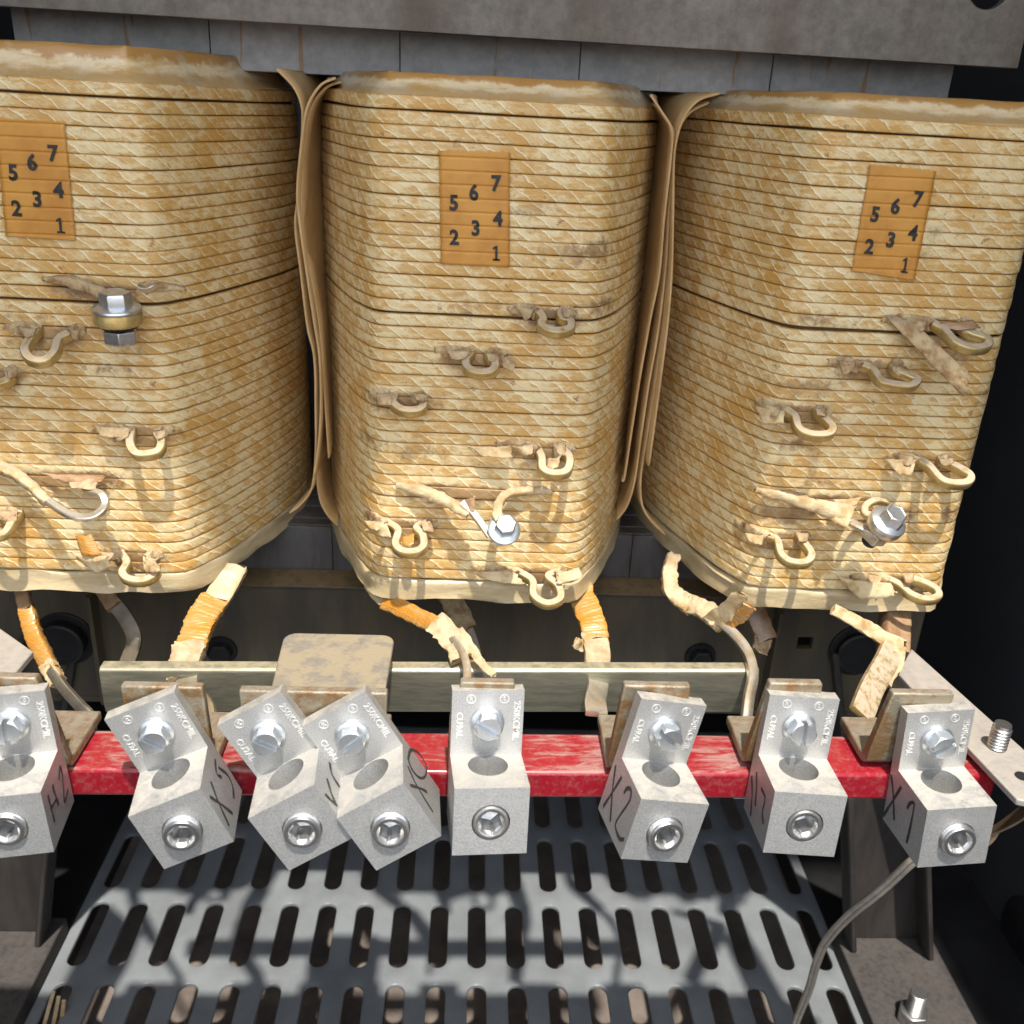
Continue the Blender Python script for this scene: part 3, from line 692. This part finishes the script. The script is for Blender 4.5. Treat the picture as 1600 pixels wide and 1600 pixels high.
MB().prism([(c_.x-3.3, 318.2, -230.2), (c_.x-.2, 318.2, -230.2), (c_.x-.2, 318.2, -250), (c_.x-3.3, 318.2, -250)], (0, 24, 0)).build('side_flange', MT['plate'], pl, bevel=.5)

# terminal brackets ------------------------------------------------
BR = [  # label, left/right x on the horizontal leg, vertical leg x range, top z
 ('yellow-zinc angle bracket holding the lug marked H2', at(-60, 1180, 312).x, at(104, 1178, 312).x, -209.5, (-60, 62), 'H2'),
 ('rust-stained zinc angle bracket holding the lug marked X3', at(205, 1150, 312).x, at(322, 1146, 312).x+2, -211.5, (190, 318), 'X3'),
 ('wide rust-stained bracket shared by the two tilted overlapping lugs', at(385, 1150, 312).x, at(600, 1150, 312).x, -211.5, (374, 606), 'XV'),
 ('brown zinc angle bracket behind the upright middle lug', at(699, 1190, 312).x, at(800, 1190, 312).x, -208.0, (719, 804), 'X4'),
 ('yellow-zinc angle bracket holding the lug marked X2', at(950, 1195, 312).x, at(1062, 1195, 312).x, -207.5, (974, 1078), 'X2'),
 ('yellow-zinc angle bracket behind the lug with smudged marks', at(1170, 1190, 312).x, at(1275, 1190, 312).x, -208.0, (1200, 1283), 'H1'),
 ('gold-brown angle bracket holding the lug marked X1', at(1362, 1198, 312).x, at(1470, 1198, 312).x, -212, (1395, 1492), 'X1')]
LUGPOSE = {'X4': (10.3, 306.5, -236.5, 5.3, 1.5, -10.5), 'X2': (76.8, 306., -237.8, 10.1, 12.3, -2.3), 'H1': (133.7, 310.5, -238.2, -.8, 2.8, -6.),
 'X1': (192., 311.1, -243.2, 3.6, -2.4, -3.1), 'X3': (-109.7, 304.7, -240., 6.9, -22.2, -1.2), 'XV': (-65.8, 303.3, -238.7, 3., -30.5, -4.1),
 'X0': (-33.9, 302.9, -237.9, 3.4, -31.1, -5.2), 'H2': (-168.4, 305.9, -239.5, 7.6, -2.6, -1.9)}
T_, HT, DB, HB, SL, WL = 5.68, 26.96, 23.98, 27.23, 1.0, 28.0
for lab, xa, xb, zt, (ua, ub), key in BR:
    yb = LUGPOSE[key][1]+T_+1.2; zb = -250.6+.012*xa
    xta, xtb = at(ua, 1070, yb+2).x, at(ub, 1070, yb+2).x
    R = []
    path = [(yb, zt), (yb, zb+7), (yb+.6, zb+3.2), (yb+3, zb+.6), (yb+7, zb), (348, zb)]
    out, inn = [], []
    for i, (y, z) in enumerate(path):
        y2, z2 = path[min(i+1, 5)]; y1, z1 = path[max(i-1, 0)]; l = math.hypot(y2-y1, z2-z1); ny, nz = -(z2-z1)/l, (y2-y1)/l
        out.append((y, z)); inn.append((y+ny*4.2, z+nz*4.2))
    ring_a = out+inn[::-1]
    def xr(z, y, side):
        k = min(1, max(0, (z-(zb+6))/(zt-zb-6))); return (xa+(xta-xa)*k) if side == 0 else (xb+(xtb-xb)*k)
    r0 = [Vector((xr(z, y, 0), y, z)) for y, z in ring_a]; r1 = [Vector((xr(z, y, 1), y, z)) for y, z in ring_a]
    o = MB().rings([r0, r1]).build('terminal_bracket', MT['yellowzinc'], bevel=.8, angle=30)
    tag(o, lab, 'bracket', 'brackets along the red bar')

# ------------------------------------------------------------------ lugs
prf = [(T_, HT), (T_, -SL-HB), (-DB, -SL-HB), (-DB, -SL), (0, 0), (0, HT)]
body = MB().prism([(-WL/2, y, z) for y, z in prf], (WL, 0, 0))
cuts = [MB().lathe([(.01, 0), (5.5, .3), (7.7, 2.2), (7.7, 21), (.01, 21)], 48, Matrix.Translation((0, -7.9, -17))),
        MB().lathe([(.01, 0), (7.25, 0), (7.25, 16), (.01, 16)], 48, Matrix.Translation((0, -DB-2, -SL-HB*.5-.6)) @ Matrix.Rotation(-math.pi/2, 4, 'X'))]
cuts.append(MB().lathe([(.01, 0), (5.2, 0), (6.6, 1.6), (.01, 1.6)], 40, Matrix.Translation((0, -7.6, -.9))))
body = boolean(body, cuts[:2])
def lug_parts():
    # slotted hex washer-head screw
    hexp = MB().lathe([(.01, 0), (5.6, 0), (5.6, 5.4), (.01, 5.4)], 6)
    dome = MB().lathe([(.01, -1), (8, -1), (8, 2.6), (5.0, 5.0), (4.6, 5.3), (.01, 5.3)], 40)
    slot = MB().box((-1.0, -9, 2.4), (1.0, 9, 9))
    hd = boolean(hexp, [dome, slot], ['INTERSECT', 'DIFFERENCE'])
    hd.lathe([(.01, -1.4), (6.6, -1.4), (6.7, -1.0), (6.5, -.3), (5.4, .4), (.01, .4)], 40)
    # hex socket set screw with a few threads showing
    n = 48; R = []
    def rg(r, z): return [Vector((r*math.cos(2*math.pi*i/n), r*math.sin(2*math.pi*i/n), z)) for i in range(n)]
    def hx(r, z, k=1.0):
        o = []
        for i in range(n):
            t = 2*math.pi*i/n; tt = (t+math.pi/6) % (math.pi/3)-math.pi/6; h = r*math.cos(math.pi/6)/math.cos(tt)
            q = h*k+r*.95*(1-k); o.append(Vector((q*math.cos(t), q*math.sin(t), z)))
        return o
    z = -9
    while z < -.8: R += [rg(6.5, z), rg(7.0, z+.45), rg(7.0, z+.6), rg(6.5, z+.99)]; z += 1.1
    R += [rg(6.8, 0), rg(6.75, .5), rg(6.35, 1.05), rg(5.6, 1.2), rg(4.9, 1.0), hx(4.9, .3, .3), hx(4.3, -.4), hx(4.2, -8.2), hx(3.0, -8.6), hx(.1, -8.8)]
    ss = MB().rings(R)
    return hd, ss
HEAD, SSCR = lug_parts()
def emb():
    mb = MB()
    def put(st, size, x, z, ang):
        vs, fs = text(st, size, .22, .03); c, s_ = math.cos(ang), math.sin(ang)
        mb.add([(x+c*v.x-s_*v.y, -.02-v.z, z+s_*v.x+c*v.y) for v in vs], fs)
    put('250KCMIL', 3.7, 11.3, 14.2, -math.pi/2)
    put('CU9AL', 3.5, -10.9, 12.5, -math.pi/2)
    for x, st in ((-6.6, 'R'), (6.3, 'S')):
        R = []
        for r, y in ((1.9, .05), (1.9, -.2), (1.5, -.2), (1.5, .05)):
            R.append([Vector((x+r*math.cos(2*math.pi*i/20), y, HT-3.6+r*math.sin(2*math.pi*i/20))) for i in range(20)])
        mb.rings(R, cap=False); put(st, 2.4, x, HT-3.6, 0)
    return mb
EMB = emb()
def mesh_once(mb, name, mat, bevel=0, angle=35):
    par = bpy.data.objects.new('x', None); par['_org'] = Vector((0, 0, 0))
    return mb, name, mat, bevel, angle
INK = {
 'X3': (1, (3.81, 0, 880), [[(1255, 1300), (1300, 1420), (1365, 1565)], [(1250, 1390), (1310, 1430), (1385, 1490)], [(1280, 1165), (1290, 1250), (1320, 1275)], [(1300, 1215), (1355, 1262), (1385, 1330), (1392, 1400)]]),
 'H2': (1, (3.81, 0, 880), [[(285, 1380), (305, 1460), (325, 1540)], [(312, 1320), (330, 1380), (350, 1440)], [(300, 1465), (322, 1430), (340, 1400)], [(350, 1290), (357, 1215), (370, 1250), (376, 1330), (385, 1420), (405, 1345)]]),
 'XV': (1, (3.81, 330, 900), [[(680, 1300), (715, 1335), (750, 1365)], [(690, 1205), (715, 1290), (740, 1350)], [(705, 1100), (720, 1180), (765, 1255)]]),
 'X0': (1, (3.81, 330, 900), [[(1172, 1090), (1190, 1035), (1240, 1060), (1280, 1130), (1275, 1190), (1240, 1200), (1195, 1150), (1172, 1090)], [(1170, 1130), (1220, 1240), (1320, 1405)], [(1185, 1245), (1240, 1262), (1285, 1285)]]),
 'X2': (-1, (3.333, 680, 900), [[(940, 985), (925, 1100), (912, 1280)], [(972, 1045), (920, 1130), (875, 1200)], [(982, 1130), (1000, 1105), (1020, 1115), (1012, 1170), (960, 1250), (940, 1290), (945, 1330), (962, 1368), (985, 1370)]]),
 'X1': (-1, (3.2, 1100, 900), [[(935, 995), (945, 1080), (950, 1220)], [(985, 1055), (940, 1130), (895, 1200)], [(1015, 1162), (1030, 1137), (1050, 1137), (1042, 1200), (1030, 1260), (1012, 1335)]]),
 'H1': (-1, (3.2, 1100, 900), [[(238, 1000), (240, 1100), (232, 1200)], [(262, 980), (262, 1060), (255, 1150)], [(285, 1060), (305, 1110), (292, 1180), (296, 1240)]])}
LL = {'H2': 'aluminium lug at the left edge marked H2, partly cut off', 'X3': 'tilted aluminium lug marked X3 on its right flank',
 'XV': 'tilted aluminium lug partly covered by the lug marked X0', 'X0': 'tilted aluminium lug marked X0, overlapping its neighbour',
 'X4': 'upright unmarked aluminium lug below the middle coil', 'X2': 'aluminium lug marked X2 on its left flank',
 'H1': 'aluminium lug with a smudged black scribble on its flank', 'X1': 'aluminium lug marked X1 beside the grey support strap'}
SLOT = {'H2': 2, 'X3': -35, 'XV': -31, 'X0': 82, 'X4': -60, 'X2': -62, 'H1': -3, 'X1': 64}
PROT = {'H2': 1.6, 'X3': 3.2, 'XV': 2.2, 'X0': 2.6, 'X4': .3, 'X2': 2.8, 'H1': .2, 'X1': 2.6}
shared = {}
for key, (x, y, z, yw, rl_, tl) in LUGPOSE.items():
    root = bpy.data.objects.new('terminal_lug', None); COL.objects.link(root); root.empty_display_size = .01
    Rm = (Matrix.Rotation(math.radians(yw), 3, 'Z') @ Matrix.Rotation(math.radians(tl), 3, 'X') @ Matrix.Rotation(math.radians(rl_), 3, 'Y')).to_4x4()
    root.matrix_world = Matrix.Translation(Vector((x, y, z))*S) @ Rm
    Wm = Matrix.Translation(Vector((x, y, z))) @ Rm
    tag(root, LL[key], 'lug', 'aluminium lugs along the red bar'); root['_org'] = Vector((0, 0, 0))
    if not shared:
        shared['b'] = body.build('body', MT['alu'], root, bevel=.45, angle=30)
        shared['c'] = HEAD.build('clamp_screw', MT['screw'], root, bevel=.18, smooth=False)
        shared['s'] = SSCR.build('set_screw', MT['setscrew'], root, angle=40)
        shared['e'] = EMB.build('embossed_lettering', MT['raised'], root, smooth=False)
        P_ = shared
    else:
        P_ = {k: v.copy() for k, v in shared.items()}
        for q in P_.values(): COL.objects.link(q); q.parent = root
    P_['c'].location = (0, -1.45*S, HT*.5*S+.3*S); P_['c'].rotation_euler = (math.pi/2, math.radians(0), 0)
    P_['c'].rotation_euler = (Matrix.Rotation(math.radians(SLOT[key]+rl_*0), 3, 'Y') @ Matrix.Rotation(math.pi/2, 3, 'X')).to_euler()
    P_['s'].location = (0, (-DB-PROT[key]+.9)*S, (-SL-HB*.5-.6)*S)
    P_['s'].rotation_euler = (Matrix.Rotation(math.radians(SLOT[key]*.37+8), 3, 'Y') @ Matrix.Rotation(math.pi/2, 3, 'X')).to_euler()
    if key in INK:
        side, (k_, ox, oy), strokes = INK[key]; pn = (Wm.to_3x3() @ Vector((side, 0, 0))).normalized(); pp = Wm @ Vector((side*(WL/2+.12), 0, 0)); Wi = Wm.inverted()
        mb = MB()
        for st in strokes:
            L3 = [Wi @ atplane(u/k_+ox, v/k_+oy, pp, pn) for u, v in st]
            sm = catmull(L3, 6) if len(L3) > 2 else L3
            tmp = sweep(sm, lambda t: 1.2+.3*math.sin(t*9), .14, (side, 0, 0), 1, smoothp=False, rnd=.2); mb.add(tmp.v, tmp.f)
        mb.build('handwritten_mark', MT['marker'], root, smooth=False)

# ------------------------------------------------------------------ leads from the coils to the brackets
def lead(label, segs, org, grp='leads under the coils'):
    t = thing('lead_conductor', label, 'lead', org, grp)
    for nm, mat, px, ys, wd, hh, cr in segs:
        n = len(px); pts = [at(u, v, y) for (u, v), y in zip(px, ys)]
        tg = (pts[-1]-pts[0]).normalized(); up = Vector((0, -1, .6))
        global sv; sv += 1
        if mat == 'tape' and not callable(wd):
            w0, h0, nr_ = wd, hh, (pts[-1]-pts[0]).length/1.9
            wd = lambda t, w0=w0, k=nr_: w0*(1+.012*math.sin(6.283*k*t)+.09*mn.noise(Vector((t*9, k, 1))))
            hh = lambda t, h0=h0, k=nr_: h0*(1+.02*math.sin(6.283*k*t))
        sweep(pts, wd, hh, up, 26 if mat == 'tape' else 8, crumple=cr, seedv=sv, jag=(3 if cr else 0), rnd=.18).build(nm, MT[mat], t, angle=60 if cr else 40)
    return t
lead('thin lead with ribbed amber tape, running to the H2 bracket', [
 ('paper_wrap', 'brown', [(30, 895), (36, 930), (44, 965)], (440, 430, 420), 6.5, 4.5, .3),
 ('tape_wrap', 'tape', [(43, 955), (52, 990), (64, 1015), (80, 1048)], (422, 413, 405, 394), 7.4, 5.6, .35),
 ('paper_wrap', 'paper', [(74, 1038), (84, 1055), (92, 1066)], (397, 391, 387), 7.0, 5.2, .7),
 ('conductor', 'bare', [(76, 1042), (100, 1075), (124, 1102), (138, 1118), (142, 1142)], (395, 380, 364, 354, 352), 4.6, 3.2, 0)], at(140, 1140, 352))
lead('grey-tan strap lead hanging behind the rail below the left coil', [
 ('paper_wrap', 'brown', [(150, 900), (165, 925), (180, 948)], (450, 446, 440), 8.5, 4, .4),
 ('conductor', 'oldstrap', [(172, 935), (196, 965), (210, 1000), (196, 1045), (192, 1080)], (443, 438, 432, 426, 420), 7.5, 3, 0)], at(192, 1080, 420))
lead('broad lead in amber tape and torn paper, running to the X3 bracket', [
 ('paper_wrap', 'botcollar', [(368, 885), (352, 915), (330, 950)], (446, 436, 424), 12.5, 4.5, .35),
 ('tape_wrap', 'tape', [(335, 938), (315, 968), (303, 1000), (296, 1018)], (424, 412, 400, 394), 13.8, 5.6, .45),
 ('paper_wrap', 'paper', [(298, 1008), (290, 1035), (288, 1062)], (397, 386, 376), 14.6, 6.2, 1.1),
 ('conductor', 'bare', [(292, 1050), (296, 1080), (316, 1104), (322, 1125)], (380, 368, 356, 346), 10, 2.6, 0)], at(322, 1125, 346))
lead('slim lead in glossy amber tape slanting to the middle lug', [
 ('paper_wrap', 'botcollar', [(578, 905), (592, 928), (612, 943)], (440, 430, 422), 8, 5, .35),
 ('tape_wrap', 'tape', [(604, 940), (630, 952), (658, 966), (684, 978)], (424, 416, 408, 400), 8.6, 6, .3),
 ('paper_wrap', 'paper', [(680, 972), (700, 992), (716, 1012), (722, 1032)], (401, 392, 384, 377), 11, 3.4, 1.3),
 ('conductor', 'bare', [(706, 995), (722, 1018), (730, 1045), (728, 1080)], (390, 380, 366, 350), 3.6, 2.6, 0),
 ('paper_tail', 'paper', [(716, 985), (738, 1015), (752, 1035), (772, 1055)], (392, 380, 371, 362), lambda t: 5.5-2.5*t, 1, .5)], at(728, 1080, 350))
lead('grey paper-covered lead hanging behind, below the middle coil', [
 ('paper_wrap', 'dpaper', [(700, 925), (716, 958), (728, 985)], (450, 444, 438), 12, 4, .8),
 ('conductor', 'oldstrap', [(718, 960), (734, 1000), (744, 1040), (748, 1075)], (444, 436, 428, 420), 8, 3, 0)], at(748, 1075, 420))
lead('broad lead in amber tape and torn paper, running to the X2 bracket', [
 ('tape_wrap', 'tape', [(902, 915), (914, 945), (926, 975), (931, 1000)], (440, 428, 416, 408), 13.2, 5.6, .45),
 ('paper_wrap', 'paper', [(928, 990), (934, 1020), (930, 1045), (922, 1062)], (411, 400, 390, 384), lambda t: 12.5-6*max(0, t-.5), 4.6, .9),
 ('paper_flap', 'paper', [(920, 1000), (908, 1010), (900, 1004)], (408, 404, 402), 5, .8, .8),
 ('conductor', 'bare', [(934, 1035), (934, 1070), (930, 1095), (932, 1116)], (394, 374, 358, 348), 9.6, 2.8, 0)], at(932, 1116, 348))
t7 = lead('bare bent strap lead with a torn paper collar, below the right coil', [
 ('paper_wrap', 'paper', [(1052, 868), (1046, 895), (1052, 925), (1082, 948)], (444, 436, 428, 418), lambda t: 6+3.5*t, 5, .9),
 ('paper_wrap', 'paper', [(1076, 944), (1100, 952), (1122, 968)], (420, 412, 405), 9.5, 5, .9),
 ('conductor', 'bare', [(1112, 962), (1146, 990), (1168, 1020), (1176, 1055), (1170, 1090), (1166, 1124)], (408, 396, 384, 370, 358, 348), 4.6, 3.4, 0),
 ('paper_flap', 'paper', [(1108, 976), (1138, 952), (1160, 928)], (405, 398, 392), lambda t: 10-3*t, .8, .9),
 ('paper_flap', 'tape', [(1120, 978), (1150, 968), (1172, 948)], (404, 397, 391), lambda t: 6, .8, .9)], at(1166, 1124, 348))
lead('short brown varnished lead stub behind the bent strap lead', [
 ('paper_wrap', 'brown', [(1150, 915), (1175, 950), (1192, 985), (1198, 1000)], (452, 447, 440, 437), 11, 5, .5),
 ('paper_wrap', 'dpaper', [(1188, 975), (1192, 1000), (1186, 1020)], (442, 437, 433), 9, 3, 1.2)], at(1190, 1015, 435))
lead('gold strap lead crossed by a stiff paper strip, at the X1 bracket', [
 ('paper_wrap', 'brown', [(1396, 925), (1398, 960), (1396, 1000), (1396, 1022)], (440, 428, 414, 406), 13.5, 11, .25),
 ('paper_strip', 'paper', [(1302, 952), (1340, 972), (1378, 995), (1410, 1012)], (400, 398, 395, 392), lambda t: 5.5+2*t, 2.2, .6),
 ('paper_wrap', 'paper', [(1404, 1008), (1398, 1040), (1382, 1068)], (394, 384, 374), lambda t: 7-2*t, 3, .8),
 ('conductor', 'loop', [(1398, 1004), (1384, 1035), (1362, 1075), (1345, 1118)], (396, 382, 364, 348), 11.5, 3, 0)], at(1345, 1118, 348))

# ------------------------------------------------------------------ support straps, legs, wire
def stud(parent, p, L=14, r=4.2, z=(0, 0, 1), mat='setscrew'):
    return MB().lathe([(r*a_, b_) for a_, b_ in [(q[0]/r, q[1]) for q in threads(r, 0, L, 1.5)]], 28, axis_m(p, z)).build('threaded_stud', MT[mat], parent)
sr = thing('support_strap', 'grey flat strap angling out over the right end of the red bar', 'strap', (222, 350, -248), 'straps at the ends of the bar')
MB().prism([(224, 406, -247), (207.5, 383, -247), (219, 294, -247), (247, 285, -247), (239, 325, -247)], (0, 0, 3)).build('strap', MT['strapm'], sr, bevel=.5)
q = atz(1557, 1168, -244); stud(sr, q, 12, 4.0)
MB().lathe([(.01, 0), (2.8, 0), (2.8, .3), (.01, .3)], 20, Matrix.Translation(atz(1597, 1213, -243.9))).build('dark_hole_disc', MT['hole'], sr)  # flat disc on the strap, its dark colour painting the shade of a hole
sl = thing('support_strap', 'grey flat strap showing at the left edge above the H2 lug', 'strap', (-210, 350, -248), 'straps at the ends of the bar')
MB().prism([(-228, 412, -247), (-197, 386, -247), (-197.5, 358, -247), (-206, 294, -247), (-240, 294, -247)], (0, 0, 3)).build('strap', MT['strapm'], sl, bevel=.5)
cb_ = sweep([at(u, v, y) for (u, v), y in zip([(1640, 1225), (1605, 1262), (1565, 1288), (1530, 1302), (1490, 1306), (1455, 1300)], (300, 318, 334, 345, 352, 356))], 15, 1.6, (.15, -.75, .65), 8)
o = cb_.build('curved_bracket', MT['bronze'], bevel=.3); tag(o, 'curved bronze-brown strip under the right end of the bar', 'bracket')
KS = .87
def leg(sx, label):
    t = thing('channel_post', label, 'leg', (sx*345, 540, -620), 'legs of the transformer')
    xi, xo = sx*312, sx*376
    IN = [(sx*248, -334), (sx*281, -456), (sx*312, -606)]; OU = [(sx*285, -334), (sx*350, -500), (sx*376, -606)]
    MB().prism([(x, 560, z) for x, z in OU[::-1]+IN], (0, 4, 0)).build('channel_web', MT['leg'], t, bevel=.8)
    for E_, y0 in ((IN, 545), (OU, 538)):
        k = sx*(5 if E_ is IN else -5)
        MB().prism([(x, y0, z) for x, z in E_]+[(x+k, y0, z) for x, z in E_[::-1]], (0, 559.8-y0, 0)).build('channel_flange', MT['leg'], t, bevel=1.2)
    MB().box((min(xi, xo)-6, 440, -621.5), (max(xi, xo)+8, 575, -606.2)).build('foot_plate', MT['leg'], t, bevel=1.2)
    q = atz(1425 if sx > 0 else -40, 1590, -604); 
    if sx > 0:
        MB().lathe([(.01, -606), (11, -606), (11, -597), (10, -596), (.01, -596)], 6, Matrix.Translation((q.x, q.y, 0))).build('hex_nut', MT['setscrew'], t, bevel=.6)
        stud(t, Vector((q.x, q.y, -600)), 22, 6.2)
    return t
leg(1, 'dusty dark steel channel leg with a nut and stud on its foot'); leg(-1, 'dusty dark steel channel leg standing under the H2 lug')
KS = 1.0
wp = [(1440, 1335), (1418, 1352), (1385, 1383), (1362, 1402), (1325, 1432), (1290, 1472), (1274, 1510), (1264, 1545), (1246, 1590), (1235, 1625)]
wy = (330, 333, 342, 347, 362, 380, 388, 394, 402, 408)
wt = thing('lamp_wire', 'thin two-core clear wire drooping from behind the X1 lug', 'wire', at(1240, 1600, 445))
for k, dx in enumerate((-1.25, 1.25)):
    sweep([at(u, v, y)+Vector((dx*.8, -.3*k, -dx*.7)) for (u, v), y in zip(wp, wy)], 2.5, 2.5, (0, -1, .5), 8, rnd=.5).build('wire_core', MT['wire'], wt, angle=80)

ls = thing('loose_strips', 'few thin pale strips poking up through the leftmost floor slot', 'strips', atz(82, 1590, -545))
for (u0, v0, u1, v1) in ((58, 1640, 84, 1548), (74, 1650, 92, 1556), (90, 1650, 100, 1562)):
    sweep([atz(u0, v0, -560), atz((u0+u1)/2, (v0+v1)/2, -545), atz(u1, v1, -532)], 2.4, .5, (0, -1, 1), 4, rnd=.2).build('strip', MT['paper'], ls)
for o in list(sc.objects):
    if '_org' in o: del o['_org']
